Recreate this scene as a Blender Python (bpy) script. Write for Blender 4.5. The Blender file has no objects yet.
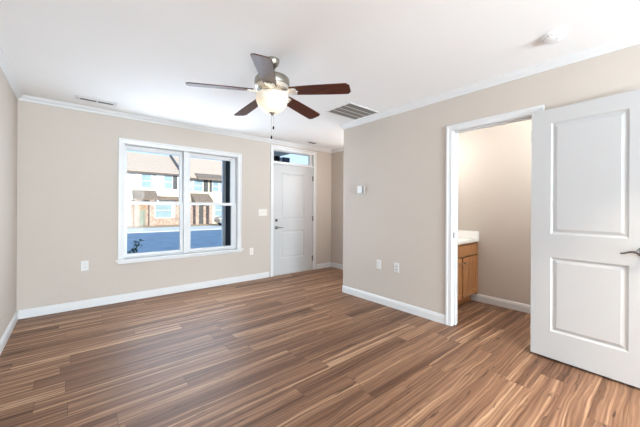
import bpy, bmesh, math, random
from math import radians as R_, sin, cos, pi
from mathutils import Vector, Matrix

random.seed(7)
S = bpy.context.scene
COL = S.collection

# ------------------------------------------------------------------ camera
F, YAW, Y0, CH, ROLL = 292.2, 40.03, 208.47, 1.232, 0.005
cam_d = bpy.data.cameras.new('camera')
cam_d.sensor_fit = 'HORIZONTAL'
cam_d.sensor_width = 36.0
cam_d.lens = 36.0 * F / 640.0
cam_d.shift_y = -(213.5 - Y0) / 640.0
cam_d.clip_start = 0.05
cam_d.clip_end = 300
cam = bpy.data.objects.new('camera', cam_d)
COL.objects.link(cam)
cam.matrix_world = (Matrix.Translation((0, 0, CH)) @ Matrix.Rotation(R_(-YAW), 4, 'Z')
                    @ Matrix.Rotation(R_(90), 4, 'X') @ Matrix.Rotation(ROLL, 4, 'Z'))
S.camera = cam

# ------------------------------------------------------------------ world, sun, daylight, exposure
S.view_settings.view_transform = 'Standard'
S.view_settings.look = 'None'
S.view_settings.gamma = 1.0
S.view_settings.use_curve_mapping = False
S.view_settings.exposure = 0.70
S.cycles.max_bounces = 10
S.cycles.diffuse_bounces = 6
S.cycles.sample_clamp_indirect = 6.0

W = bpy.data.worlds.new('sky')
S.world = W
W.use_nodes = True
wn, wl = W.node_tree.nodes, W.node_tree.links
wn.clear()
w_out = wn.new('ShaderNodeOutputWorld')
w_bg = wn.new('ShaderNodeBackground')
w_tc = wn.new('ShaderNodeTexCoord')
w_sep = wn.new('ShaderNodeSeparateXYZ')
w_rmp = wn.new('ShaderNodeValToRGB')
wl.new(w_tc.outputs['Generated'], w_sep.inputs[0])
wl.new(w_sep.outputs['Z'], w_rmp.inputs['Fac'])
w_rmp.color_ramp.elements[0].position = 0.0
w_rmp.color_ramp.elements[0].color = (0.60, 0.76, 1.0, 1)
w_rmp.color_ramp.elements[1].position = 0.9
w_rmp.color_ramp.elements[1].color = (0.13, 0.37, 0.80, 1)
e_ = w_rmp.color_ramp.elements.new(0.28)
e_.color = (0.50, 0.70, 1.0, 1)
wl.new(w_rmp.outputs['Color'], w_bg.inputs['Color'])
w_bg.inputs['Strength'].default_value = 0.9
wl.new(w_bg.outputs[0], w_out.inputs['Surface'])


def lamp(name, kind, loc, energy, color=(1, 1, 1), rot=(0, 0, 0), size=None, size_y=None, radius=None):
    d = bpy.data.lights.new(name, kind)
    d.energy = energy
    d.color = color
    if kind == 'AREA':
        d.shape = 'RECTANGLE'
        d.size = size
        d.size_y = size_y
    if radius is not None:
        d.shadow_soft_size = radius
    o = bpy.data.objects.new(name, d)
    o.location = loc
    o.rotation_euler = rot
    COL.objects.link(o)
    return o


sun = lamp('sun', 'SUN', (0, -20, 20), 3.8, (1.0, 0.93, 0.83), (R_(90 - 16), 0, R_(-6)))
sun.data.angle = R_(0.5)
# added fill lamp at a made-up rear patio door, and an assumed bounced flash
lamp('rear_fill', 'AREA', (1.3, -6.10, 1.15), 390, (0.74, 0.89, 1.0), (R_(90), 0, 0), 2.3, 1.95)
lamp('assumed_bounce_flash', 'AREA', (1.1, -3.2, 0.9), 200, (0.74, 0.89, 1.0), (R_(180), 0, 0), 1.0, 1.0)
lamp('window_fill', 'AREA', (1.28, 4.56, 1.31), 29,
 (0.74, 0.87, 1.0), (R_(-90), 0, 0), 1.5, 1.4)  # added lamp just inside the window, strengthens its daylight

# ------------------------------------------------------------------ helpers
MATS = {}


def new_mat(name):
    m = bpy.data.materials.new(name)
    m.use_nodes = True
    n, l = m.node_tree.nodes, m.node_tree.links
    return m, n, l, n['Principled BSDF']


def mat(name, color, rough=0.5, metal=0.0, var=0.0, scale=8.0, bump=0.0, bscale=200.0, coat=0.0, spec=None, stretch=None):
    """principled material with procedural tone variation and fine bump"""
    m, n, l, b = new_mat(name)
    b.inputs['Roughness'].default_value = rough
    b.inputs['Metallic'].default_value = metal
    b.inputs['Coat Weight'].default_value = coat
    if spec is not None:
        b.inputs['Specular IOR Level'].default_value = spec
    tc = n.new('ShaderNodeTexCoord')
    src = tc.outputs['Object']
    if stretch:
        mp = n.new('ShaderNodeMapping')
        mp.inputs['Scale'].default_value = stretch
        l.new(src, mp.inputs[0])
        src = mp.outputs[0]
    if var > 0:
        nz = n.new('ShaderNodeTexNoise')
        nz.inputs['Scale'].default_value = scale
        nz.inputs['Detail'].default_value = 4
        l.new(src, nz.inputs['Vector'])
        rp = n.new('ShaderNodeValToRGB')
        rp.color_ramp.elements[0].position = 0.3
        rp.color_ramp.elements[1].position = 0.7
        rp.color_ramp.elements[0].color = tuple(c * (1 - var) for c in color) + (1,)
        rp.color_ramp.elements[1].color = tuple(min(1, c * (1 + var)) for c in color) + (1,)
        l.new(nz.outputs['Fac'], rp.inputs['Fac'])
        l.new(rp.outputs['Color'], b.inputs['Base Color'])
    else:
        b.inputs['Base Color'].default_value = tuple(color) + (1,)
    if bump > 0:
        nb = n.new('ShaderNodeTexNoise')
        nb.inputs['Scale'].default_value = bscale
        l.new(src, nb.inputs['Vector'])
        bp = n.new('ShaderNodeBump')
        bp.inputs['Strength'].default_value = bump
        bp.inputs['Distance'].default_value = 0.002
        l.new(nb.outputs['Fac'], bp.inputs['Height'])
        l.new(bp.outputs['Normal'], b.inputs['Normal'])
    MATS[name] = m
    return m


class MB:
    """collects shapes into one mesh"""

    def __init__(self):
        self.bm = bmesh.new()

    def face(self, pts):
        try:
            return self.bm.faces.new([self.bm.verts.new(p) for p in pts])
        except ValueError:
            return None

    def box(self, x0, x1, y0, y1, z0, z1):
        r = bmesh.ops.create_cube(self.bm, size=1.0)
        for v in r['verts']:
            v.co = Vector(((x0 + x1) / 2 + v.co.x * (x1 - x0), (y0 + y1) / 2 + v.co.y * (y1 - y0), (z0 + z1) / 2 + v.co.z * (z1 - z0)))
        return r['verts']

    def obox(self, M, sx, sy, sz):
        r = bmesh.ops.create_cube(self.bm, size=1.0)
        for v in r['verts']:
            v.co = M @ Vector((v.co.x * sx, v.co.y * sy, v.co.z * sz))
        return r['verts']

    def lathe(self, prof, c=(0, 0, 0), seg=40, M=None, cap=True):
        """prof: (radius, z) pairs from one end to the other"""
        rings = []
        c = Vector(c)
        for r, z in prof:
            ring = []
            if r < 1e-6:
                p = Vector((0, 0, z))
                ring = [self.bm.verts.new((M @ p if M else p) + c)]
            else:
                for i in range(seg):
                    a = 2 * pi * i / seg
                    p = Vector((r * cos(a), r * sin(a), z))
                    ring.append(self.bm.verts.new((M @ p if M else p) + c))
            rings.append(ring)
        for A, B in zip(rings, rings[1:]):
            for i in range(seg):
                j = (i + 1) % seg
                a = [A[i % len(A)], A[j % len(A)]] if len(A) > 1 else [A[0]]
                b = [B[j % len(B)], B[i % len(B)]] if len(B) > 1 else [B[0]]
                if len(a) + len(b) >= 3:
                    self.bm.faces.new(a + b)
        if cap:
            for ring in (rings[0], rings[-1]):
                if len(ring) > 2:
                    self.bm.faces.new(ring)

    def tube(self, pts, rad, seg=10):
        """round tube along points; rad a number or a list"""
        pts = [Vector(p) for p in pts]
        n = len(pts)
        rads = rad if isinstance(rad, (list, tuple)) else [rad] * n
        rings = []
        prev = None
        for i, p in enumerate(pts):
            t = (pts[min(i + 1, n - 1)] - pts[max(i - 1, 0)]).normalized()
            if prev is None:
                u = t.orthogonal().normalized()
            else:
                u = (prev - t * prev.dot(t)).normalized()
            prev = u
            w = t.cross(u)
            rings.append([self.bm.verts.new(p + (u * cos(2 * pi * k / seg) + w * sin(2 * pi * k / seg)) * rads[i]) for k in range(seg)])
        for A, B in zip(rings, rings[1:]):
            for k in range(seg):
                self.bm.faces.new([A[k], A[(k + 1) % seg], B[(k + 1) % seg], B[k]])
        self.bm.faces.new(rings[0])
        self.bm.faces.new(rings[-1])

    def prism(self, poly, axis, a, b):
        """extrude a 2-D outline along axis 'x','y' or 'z' from a to b"""
        def P(u, v, t):
            return {'x': (t, u, v), 'y': (u, t, v), 'z': (u, v, t)}[axis]
        A = [self.bm.verts.new(P(u, v, a)) for u, v in poly]
        B = [self.bm.verts.new(P(u, v, b)) for u, v in poly]
        n = len(poly)
        for i in range(n):
            self.bm.faces.new([A[i], A[(i + 1) % n], B[(i + 1) % n], B[i]])
        self.bm.faces.new(A)
        self.bm.faces.new(B)

    def sweep(self, prof, path):
        """profile (offset to the right of travel, z) swept along a mitred xy path"""
        path = [Vector(p) for p in path]
        n = len(path)
        dirs = [(path[i + 1] - path[i]).normalized() for i in range(n - 1)]
        rgt = [Vector((d.y, -d.x)) for d in dirs]
        rings = []
        for i, p in enumerate(path):
            if i == 0:
                m = rgt[0]
            elif i == n - 1:
                m = rgt[-1]
            else:
                m = rgt[i - 1] + rgt[i]
                m = m / m.dot(rgt[i])
            rings.append([self.bm.verts.new((p.x + m.x * o, p.y + m.y * o, z)) for o, z in prof])
        k = len(prof)
        for A, B in zip(rings, rings[1:]):
            for i in range(k):
                self.bm.faces.new([A[i], A[(i + 1) % k], B[(i + 1) % k], B[i]])
        self.bm.faces.new(rings[0])
        self.bm.faces.new(rings[-1])

    def build(self, name, material, parent=None, smooth=False, bevel=0.0, bseg=2, mw=None, at=None):
        bm = self.bm
        if mw is not None:
            bm.transform(mw)
        bmesh.ops.recalc_face_normals(bm, faces=bm.faces)
        if parent is not None:
            bm.transform(parent.matrix_world.inverted())
        elif at is not None:
            bm.transform(Matrix.Translation(-Vector(at)))
        me = bpy.data.meshes.new(name)
        bm.to_mesh(me)
        bm.free()
        if smooth:
            for p in me.polygons:
                p.use_smooth = True
        me.materials.append(material)
        o = bpy.data.objects.new(name, me)
        COL.objects.link(o)
        if parent is not None:
            o.parent = parent
            o.matrix_world = parent.matrix_world.copy()
            o.matrix_parent_inverse = Matrix.Identity(4)
            o.matrix_basis = Matrix.Identity(4)
        elif at is not None:
            o.location = at
        if bevel > 0:
            md = o.modifiers.new('bevel', 'BEVEL')
            md.width = bevel
            md.segments = bseg
            md.limit_method = 'ANGLE'
            md.angle_limit = R_(40)
        if smooth == 'auto':
            md = o.modifiers.new('split', 'EDGE_SPLIT')
            md.split_angle = R_(35)
        bpy.context.view_layer.update()
        return o


def tag(o, label, cat, group=None, kind=None):
    o['label'] = label
    o['category'] = cat
    if group:
        o['group'] = group
    if kind:
        o['kind'] = kind
    return o


def thing(name, label, cat, loc=(0, 0, 0), rz=0.0, group=None, kind=None):
    o = bpy.data.objects.new(name, None)
    COL.objects.link(o)
    o.location = loc
    o.rotation_euler = (0, 0, rz)
    o.empty_display_size = 0.1
    bpy.context.view_layer.update()
    return tag(o, label, cat, group, kind)


def struct(mb, name, m, label, cat, **kw):
    return tag(mb.build(name, m, **kw), label, cat, kind='structure')


def panel_leaf(w, h, t, panels, rings):
    """slab 0..w x 0..t x 0..h whose front (y = 0, facing -y) carries moulded panels
    panels: (x0, x1, z0, z1); rings: (inset, depth) pairs from the panel edge inwards"""
    mb = MB()
    xs = sorted({0, w} | {p[0] for p in panels} | {p[1] for p in panels})
    zs = sorted({0, h} | {p[2] for p in panels} | {p[3] for p in panels})
    for i in range(len(xs) - 1):
        for j in range(len(zs) - 1):
            cx, cz = (xs[i] + xs[i + 1]) / 2, (zs[j] + zs[j + 1]) / 2
            if any(p[0] < cx < p[1] and p[2] < cz < p[3] for p in panels):
                continue
            mb.face([(xs[i], 0, zs[j]), (xs[i + 1], 0, zs[j]), (xs[i + 1], 0, zs[j + 1]), (xs[i], 0, zs[j + 1])])
    for (x0, x1, z0, z1) in panels:
        seq = [(0, 0)] + rings
        loops = [[(x0 + a, d, z0 + a), (x1 - a, d, z0 + a), (x1 - a, d, z1 - a), (x0 + a, d, z1 - a)] for a, d in seq]
        for A, B in zip(loops, loops[1:]):
            for k in range(4):
                mb.face([A[k], A[(k + 1) % 4], B[(k + 1) % 4], B[k]])
        mb.face(loops[-1])
    mb.face([(0, t, 0), (w, t, 0), (w, t, h), (0, t, h)])
    mb.face([(0, 0, 0), (0, t, 0), (0, t, h), (0, 0, h)])
    mb.face([(w, 0, 0), (w, t, 0), (w, t, h), (w, 0, h)])
    mb.face([(0, 0, 0), (w, 0, 0), (w, t, 0), (0, t, 0)])
    mb.face([(0, 0, h), (w, 0, h), (w, t, h), (0, t, h)])
    bmesh.ops.remove_doubles(mb.bm, verts=mb.bm.verts, dist=1e-5)
    return mb


# ------------------------------------------------------------------ materials
WALL = mat('greige_wall_paint', (0.525, 0.467, 0.412), 0.75, var=0.012, scale=1.5, bump=0.08, bscale=350)
BATHWALL = WALL
CEIL = mat('white_ceiling_paint', (0.85, 0.85, 0.85), 0.9, var=0.01, scale=1.2, bump=0.06, bscale=260)
TRIM = mat('white_trim_enamel', (0.67, 0.67, 0.67), 0.35, var=0.008, scale=3)
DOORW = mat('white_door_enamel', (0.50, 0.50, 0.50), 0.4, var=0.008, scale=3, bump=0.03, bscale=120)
VINYL = mat('white_vinyl', (0.68, 0.68, 0.68), 0.3, var=0.006, scale=4)
PLATE = mat('white_plastic', (0.66, 0.655, 0.64), 0.35, var=0.006, scale=20)
IVORY = mat('almond_plastic', (0.74, 0.70, 0.64), 0.35, var=0.006, scale=20)
DARK = mat('dark_slot', (0.02, 0.02, 0.02), 0.6, var=0.05)
CHROME = mat('polished_chrome', (0.26, 0.255, 0.25), 0.14, 1.0, var=0.02)
NICKEL = mat('brushed_nickel', (0.36, 0.335, 0.29), 0.32, 1.0, var=0.05, scale=30, stretch=(1, 1, 12))
PEWTER = mat('aged_nickel', (0.20, 0.19, 0.18), 0.35, 1.0, var=0.05)
FANWHITE = mat('satin_nickel_light', (0.74, 0.71, 0.66), 0.4, 0.55, var=0.03)
GRILLE = mat('grille_grey', (0.21, 0.195, 0.175), 0.55, var=0.03)
GRILLEBACK = mat('duct_dark', (0.10, 0.095, 0.09), 0.8, var=0.1)
COUNTER = mat('cultured_marble', (0.86, 0.85, 0.82), 0.2, var=0.02, scale=6)
BLACK = mat('black_paint', (0.010, 0.010, 0.011), 0.6, var=0.3, scale=20, spec=0.15)


def blade_wood():
    m, n, l, b = new_mat('cherry_blade')
    tc = n.new('ShaderNodeTexCoord')
    mp = n.new('ShaderNodeMapping')
    mp.inputs['Scale'].default_value = (2.5, 26, 8)
    l.new(tc.outputs['Generated'], mp.inputs[0])
    nz = n.new('ShaderNodeTexNoise')
    nz.inputs['Scale'].default_value = 1.0
    nz.inputs['Detail'].default_value = 5
    l.new(mp.outputs[0], nz.inputs['Vector'])
    rp = n.new('ShaderNodeValToRGB')
    rp.color_ramp.elements[0].position = 0.32
    rp.color_ramp.elements[0].color = (0.035, 0.010, 0.006, 1)
    rp.color_ramp.elements[1].position = 0.72
    rp.color_ramp.elements[1].color = (0.135, 0.036, 0.017, 1)
    l.new(nz.outputs['Fac'], rp.inputs['Fac'])
    l.new(rp.outputs['Color'], b.inputs['Base Color'])
    b.inputs['Roughness'].default_value = 0.46
    b.inputs['Specular IOR Level'].default_value = 0.25
    b.inputs['Coat Weight'].default_value = 0.05
    b.inputs['Coat Roughness'].default_value = 0.22
    return m


BLADE = blade_wood()


def oak_mat():
    m, n, l, b = new_mat('honey_oak')
    tc = n.new('ShaderNodeTexCoord')
    mp = n.new('ShaderNodeMapping')
    mp.inputs['Scale'].default_value = (22, 22, 1.6)
    l.new(tc.outputs['Object'], mp.inputs[0])
    nz = n.new('ShaderNodeTexNoise')
    nz.inputs['Scale'].default_value = 2.0
    nz.inputs['Detail'].default_value = 6
    nz.inputs['Distortion'].default_value = 0.6
    l.new(mp.outputs[0], nz.inputs['Vector'])
    rp = n.new('ShaderNodeValToRGB')
    rp.color_ramp.elements[0].position = 0.3
    rp.color_ramp.elements[0].color = (0.34, 0.145, 0.05, 1)
    rp.color_ramp.elements[1].position = 0.72
    rp.color_ramp.elements[1].color = (0.56, 0.27, 0.105, 1)
    l.new(nz.outputs['Fac'], rp.inputs['Fac'])
    l.new(rp.outputs['Color'], b.inputs['Base Color'])
    b.inputs['Roughness'].default_value = 0.4
    return m


OAK = oak_mat()


def floor_mat():
    """hickory look planks running along x, light sapwood streaks, dark knots and cathedral grain"""
    m, n, l, b = new_mat('hickory_planks')

    def math_(op, a, bb=None, c=None):
        k = n.new('ShaderNodeMath')
        k.operation = op
        for i, v in enumerate((a, bb, c)):
            if v is None:
                continue
            if isinstance(v, (int, float)):
                k.inputs[i].default_value = v
            else:
                l.new(v, k.inputs[i])
        return k.outputs[0]

    tc = n.new('ShaderNodeTexCoord')
    sp = n.new('ShaderNodeSeparateXYZ')
    l.new(tc.outputs['Object'], sp.inputs[0])
    X, Y = sp.outputs['X'], sp.outputs['Y']
    PW, PL = 0.152, 1.22
    yr = math_('DIVIDE', Y, PW)
    row = math_('FLOOR', yr)
    fy = math_('SUBTRACT', yr, row)
    wr = n.new('ShaderNodeTexWhiteNoise')
    wr.noise_dimensions = '1D'
    l.new(row, wr.inputs['W'])
    xo = math_('ADD', math_('DIVIDE', X, PL), math_('MULTIPLY', wr.outputs['Value'], 7.31))
    colm = math_('FLOOR', xo)
    fx = math_('SUBTRACT', xo, colm)
    cid = n.new('ShaderNodeCombineXYZ')
    l.new(row, cid.inputs[0])
    l.new(colm, cid.inputs[1])
    wp = n.new('ShaderNodeTexWhiteNoise')
    wp.noise_dimensions = '2D'
    l.new(cid.outputs[0], wp.inputs['Vector'])
    rnd = wp.outputs['Value']
    w0 = n.new('ShaderNodeCombineXYZ')
    l.new(math_('ADD', math_('MULTIPLY', X, 1.6), math_('MULTIPLY', rnd, 31.0)), w0.inputs[0])
    l.new(math_('MULTIPLY', Y, 7.0), w0.inputs[1])
    wz = n.new('ShaderNodeTexNoise')
    wz.inputs['Scale'].default_value = 1.0
    wz.inputs['Detail'].default_value = 2.0
    l.new(w0.outputs[0], wz.inputs['Vector'])
    YW = math_('ADD', Y, math_('MULTIPLY', math_('SUBTRACT', wz.outputs['Fac'], 0.5), 0.06))
    # plank-local vector, shifted per plank
    off = math_('MULTIPLY', rnd, 53.0)

    def vec(sx, sy, add):
        c = n.new('ShaderNodeCombineXYZ')
        l.new(math_('ADD', math_('MULTIPLY', X, sx), math_('MULTIPLY', off, add)), c.inputs[0])
        l.new(math_('ADD', math_('MULTIPLY', YW, sy), off), c.inputs[1])
        l.new(off, c.inputs[2])
        return c.outputs[0]

    def noise(v, sc, det, dist=0.0, rough=0.5):
        k = n.new('ShaderNodeTexNoise')
        k.inputs['Scale'].default_value = sc
        k.inputs['Detail'].default_value = det
        k.inputs['Distortion'].default_value = dist
        k.inputs['Roughness'].default_value = rough
        l.new(v, k.inputs['Vector'])
        return k.outputs['Fac']

    band = noise(vec(0.40, 25.0, 1.0), 1.0, 3.5, 0.45, 0.58)        # broad heartwood / sapwood bands
    fine = noise(vec(2.6, 95.0, 1.7), 1.0, 4.0, 0.4, 0.6)      # fine grain
    swirl = n.new('ShaderNodeTexWave')                          # cathedral arches
    swirl.wave_type = 'BANDS'
    swirl.bands_direction = 'Y'
    swirl.inputs['Scale'].default_value = 1.6
    swirl.inputs['Distortion'].default_value = 9.0
    swirl.inputs['Detail'].default_value = 2.0
    swirl.inputs['Detail Scale'].default_value = 0.9
    l.new(vec(0.9, 8.0, 1.3), swirl.inputs['Vector'])
    tone = math_('ADD', math_('MULTIPLY', band, 0.78), math_('MULTIPLY', fine, 0.21))
    tone = math_('ADD', tone, math_('MULTIPLY', swirl.outputs['Fac'], 0.07))
    tone = math_('ADD', tone, math_('MULTIPLY', rnd, 0.12))
    rp = n.new('ShaderNodeValToRGB')
    cr = rp.color_ramp
    cr.elements[0].position = 0.36
    cr.elements[0].color = (0.058, 0.024, 0.012, 1)
    cr.elements[1].position = 0.86
    cr.elements[1].color = (0.540, 0.365, 0.230, 1)
    for p, c in ((0.50, (0.138, 0.069, 0.040, 1)), (0.61, (0.212, 0.112, 0.066, 1)), (0.685, (0.305, 0.172, 0.102, 1)), (0.74, (0.420, 0.262, 0.160, 1))):
        e = cr.elements.new(p)
        e.color = c
    l.new(tone, rp.inputs['Fac'])
    # knots and mineral streaks
    kn = noise(vec(4.0, 55.0, 2.1), 1.0, 2.5, 1.0)
    knm = n.new('ShaderNodeMapRange')
    knm.inputs['From Min'].default_value = 0.635
    knm.inputs['From Max'].default_value = 0.72
    l.new(kn, knm.inputs['Value'])
    mx = n.new('ShaderNodeMix')
    mx.data_type = 'RGBA'
    l.new(math_('MULTIPLY', knm.outputs[0], 0.8), mx.inputs['Factor'])
    l.new(rp.outputs['Color'], mx.inputs[6])
    mx.inputs[7].default_value = (0.030, 0.016, 0.010, 1)
    # plank seams
    ey = math_('MINIMUM', fy, math_('SUBTRACT', 1.0, fy))
    ex = math_('MINIMUM', fx, math_('SUBTRACT', 1.0, fx))
    sy = math_('LESS_THAN', math_('MULTIPLY', ey, PW), 0.0011)
    sx = math_('LESS_THAN', math_('MULTIPLY', ex, PL), 0.0014)
    seam = math_('MAXIMUM', sy, sx)
    m2 = n.new('ShaderNodeMix')
    m2.data_type = 'RGBA'
    l.new(math_('MULTIPLY', seam, 0.7), m2.inputs['Factor'])
    l.new(mx.outputs[2], m2.inputs[6])
    m2.inputs[7].default_value = (0.035, 0.018, 0.010, 1)
    l.new(m2.outputs[2], b.inputs['Base Color'])
    rr = n.new('ShaderNodeMapRange')
    rr.inputs['To Min'].default_value = 0.40
    rr.inputs['To Max'].default_value = 0.56
    b.inputs['Specular IOR Level'].default_value = 0.22
    l.new(fine, rr.inputs['Value'])
    l.new(rr.outputs[0], b.inputs['Roughness'])
    bp = n.new('ShaderNodeBump')
    bp.inputs['Strength'].default_value = 0.25
    bp.inputs['Distance'].default_value = 0.001
    l.new(math_('SUBTRACT', math_('MULTIPLY', fine, 0.5), seam), bp.inputs['Height'])
    l.new(bp.outputs['Normal'], b.inputs['Normal'])
    return m


FLOOR = floor_mat()


def glass_mat():
    m = bpy.data.materials.new('clear_pane')
    m.use_nodes = True
    n, l = m.node_tree.nodes, m.node_tree.links
    n.clear()
    o = n.new('ShaderNodeOutputMaterial')
    t = n.new('ShaderNodeBsdfTransparent')
    t.inputs['Color'].default_value = (0.97, 0.985, 0.98, 1)
    g = n.new('ShaderNodeBsdfGlossy')
    g.inputs['Roughness'].default_value = 0.02
    mx = n.new('ShaderNodeMixShader')
    mx.inputs[0].default_value = 0.003
    l.new(t.outputs[0], mx.inputs[1])
    l.new(g.outputs[0], mx.inputs[2])
    l.new(mx.outputs[0], o.inputs['Surface'])
    return m


GLASS = glass_mat()


def bowl_mat():
    m = bpy.data.materials.new('frosted_lit_glass')
    m.use_nodes = True
    n, l = m.node_tree.nodes, m.node_tree.links
    n.clear()
    o = n.new('ShaderNodeOutputMaterial')
    d = n.new('ShaderNodeBsdfPrincipled')
    d.inputs['Base Color'].default_value = (0.85, 0.82, 0.76, 1)
    d.inputs['Roughness'].default_value = 0.35
    d.inputs['Emission Color'].default_value = (1.0, 0.93, 0.80, 1)
    d.inputs['Emission Strength'].default_value = 0.05
    nz = n.new('ShaderNodeTexNoise')
    nz.inputs['Scale'].default_value = 14
    nz.inputs['Detail'].default_value = 3
    bp = n.new('ShaderNodeBump')
    bp.inputs['Strength'].default_value = 0.05
    l.new(nz.outputs['Fac'], bp.inputs['Height'])
    l.new(bp.outputs['Normal'], d.inputs['Normal'])
    tr_ = n.new('ShaderNodeBsdfTransparent')
    tr_.inputs['Color'].default_value = (1.0, 0.97, 0.92, 1)
    mx = n.new('ShaderNodeMixShader')
    mx.inputs[0].default_value = 0.45
    l.new(d.outputs[0], mx.inputs[1])
    l.new(tr_.outputs[0], mx.inputs[2])
    l.new(mx.outputs[0], o.inputs['Surface'])
    return m


BOWL = bowl_mat()

# ------------------------------------------------------------------ room shell
D, L, RX, YC, H = 4.589, 0.483, 3.048, 3.092, 2.462     # window wall, left wall, right wall, its end, ceiling
NX = 4.164                                              # wall of the entry nook
BX = 4.150                                              # far wall of the bathroom
YB = -6.2                                               # rear wall
DW0, DW1 = 1.457, 0.742                                 # bathroom doorway
BY = 2.17                                               # bathroom wall behind the vanity


def wall_x(mb, x0, x1, y0, y1, z0, z1, holes):
    """wall in the xz plane with holes (x0,x1,z0,z1)"""
    xs = sorted({x0, x1} | {h[0] for h in holes} | {h[1] for h in holes})
    zs = sorted({z0, z1} | {h[2] for h in holes} | {h[3] for h in holes})
    for i in range(len(xs) - 1):
        for j in range(len(zs) - 1):
            cx, cz = (xs[i] + xs[i + 1]) / 2, (zs[j] + zs[j + 1]) / 2
            if not any(h[0] < cx < h[1] and h[2] < cz < h[3] for h in holes):
                mb.box(xs[i], xs[i + 1], y0, y1, zs[j], zs[j + 1])


def wall_y(mb, x0, x1, y0, y1, z0, z1, holes):
    ys = sorted({y0, y1} | {h[0] for h in holes} | {h[1] for h in holes})
    zs = sorted({z0, z1} | {h[2] for h in holes} | {h[3] for h in holes})
    for i in range(len(ys) - 1):
        for j in range(len(zs) - 1):
            cy, cz = (ys[i] + ys[i + 1]) / 2, (zs[j] + zs[j + 1]) / 2
            if not any(h[0] < cy < h[1] and h[2] < cz < h[3] for h in holes):
                mb.box(x0, x1, ys[i], ys[i + 1], zs[j], zs[j + 1])


WIN = (0.490, 2.076, 0.555, 2.078)
FD = (2.735, 3.690, 0.0, 2.315)       # front door and transom opening

mb = MB()
mb.box(-L - 0.12, NX + 0.12, YB - 0.12, D + 0.16, -0.12, 0.0)
struct(mb, 'floor', FLOOR, 'brown hickory look plank floor across the whole empty room', 'floor')

mb = MB()
mb.box(-L - 0.12, NX + 0.12, YB - 0.12, D + 0.16, H, H + 0.10)
struct(mb, 'ceiling', CEIL, 'flat white painted ceiling over the whole room', 'ceiling')

mb = MB()
wall_x(mb, -L - 0.12, NX + 0.12, D, D + 0.16, 0, H, [WIN, FD])
struct(mb, 'wall_front', WALL, 'greige wall holding the double window and front door', 'wall')
mb = MB()
mb.box(-L - 0.12, -L, YB, D, 0, H)
struct(mb, 'wall_left', WALL, 'greige wall at the left edge of the photo', 'wall')
mb = MB()
wall_y(mb, RX, RX + 0.12, YB, YC, 0, H, [(DW1 - 0.018, DW0 + 0.018, 0, 2.070)])
struct(mb, 'wall_right', WALL, 'greige right wall with thermostat and bathroom doorway', 'wall')
mb = MB()
mb.box(NX, NX + 0.12, BY + 0.12, D, 0, H)
struct(mb, 'wall_entry', WALL, 'shaded greige wall of the entry nook right of the front door', 'wall')
mb = MB()
mb.box(BX, BX + 0.12, -0.2, BY, 0, H)
struct(mb, 'wall_bathroom', BATHWALL, 'greige bathroom wall seen through the open doorway', 'wall')
mb = MB()
wall_x(mb, -L - 0.12, NX + 0.12, YB - 0.12, YB, 0, H, [(0.1, 2.5, 0.05, 2.15)])
mb.box(RX + 0.12, NX + 0.12, YB, -0.32, 0, H)
struct(mb, 'wall_back', WALL, 'greige rear wall with an added patio door behind the viewpoint', 'wall')

mb = MB()
mb.box(RX + 0.12, NX, YC - 0.12, YC, 0, H)
struct(mb, 'wall_nook', WALL, 'short greige wall closing the near side of the entry nook', 'wall')
mb = MB()
mb.box(RX + 0.12, NX + 0.12, BY, BY + 0.12, 0, H)
struct(mb, 'wall_vanity', WALL, 'greige bathroom wall the oak vanity backs onto', 'wall')
mb = MB()
mb.box(RX + 0.12, BX + 0.12, -0.32, -0.2, 0, H)
struct(mb, 'wall_bathroom_near', WALL, 'greige bathroom wall hidden behind the open door', 'wall')

# unseen patio door, added to carry the rear fill lamp
pd = thing('window_3_added', 'added white framed glass patio door, unseen in the rear wall', 'patio door', (1.3, YB - 0.06, 0.05), kind='structure')
mb = MB()
for x0, x1 in ((0.1, 0.16), (1.27, 1.33), (2.44, 2.5)):
    mb.box(x0, x1, YB - 0.10, YB - 0.02, 0.05, 2.15)
mb.box(0.16, 2.44, YB - 0.10, YB - 0.02, 0.05, 0.13)
mb.box(0.16, 2.44, YB - 0.10, YB - 0.02, 2.08, 2.15)
mb.build('frame', VINYL, pd)
mb = MB()
mb.box(0.16, 2.44, YB - 0.065, YB - 0.06, 0.13, 2.08)
mb.build('pane', GLASS, pd)

# house roof above, which shades the street
mb = MB()
mb.prism([(-9.2, 2.75), (-9.2, 4.0), (-1.0, 7.3), (4.75, 5.0), (4.75, 2.75)], 'x', -45, 50)
struct(mb, 'roof', mat('our_roof_shingle', (0.2, 0.17, 0.15), 0.9, var=0.2), 'upper storey and roof of the house itself', 'roof')

mb = MB()
mb.box(-45, 50, -9.2, -9.0, -0.8, 2.75)  # added wall out of view, blocks low sun from the rear opening
struct(mb, 'wall_sun_block', mat('sun_block_stucco', (0.6, 0.57, 0.52), 0.9, var=0.05), 'unseen plain wall added to keep the sun out of the room', 'wall')

# baseboards
BB = [(0, 0), (0.015, 0), (0.015, 0.070), (0.012, 0.074), (0.012, 0.082), (0.006, 0.095), (0, 0.097)]


def base(name, path, label):
    m = MB()
    m.sweep(BB, path)
    struct(m, name, TRIM, label, 'baseboard')


base('baseboard_left', [(-L, YB), (-L, D)], 'white baseboard along the left wall')
base('baseboard_front', [(-L + 0.015, D), (2.664, D)], 'white baseboard under the double window')
base('baseboard_entry', [(3.762, D), (NX, D), (NX, YC), (RX + 0.0, YC)], 'white baseboard in the nook right of the front door')
base('baseboard_right', [(RX, YC), (RX, DW0 + 0.066)], 'white baseboard on the right wall between nook and bathroom doorway')
base('baseboard_rear', [(RX, DW1 - 0.066), (RX, YB)], 'white baseboard behind the open white door')
base('baseboard_bathroom', [(BX, 1.715), (BX, -0.2)], 'white baseboard on the bathroom wall beside the vanity')

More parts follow.
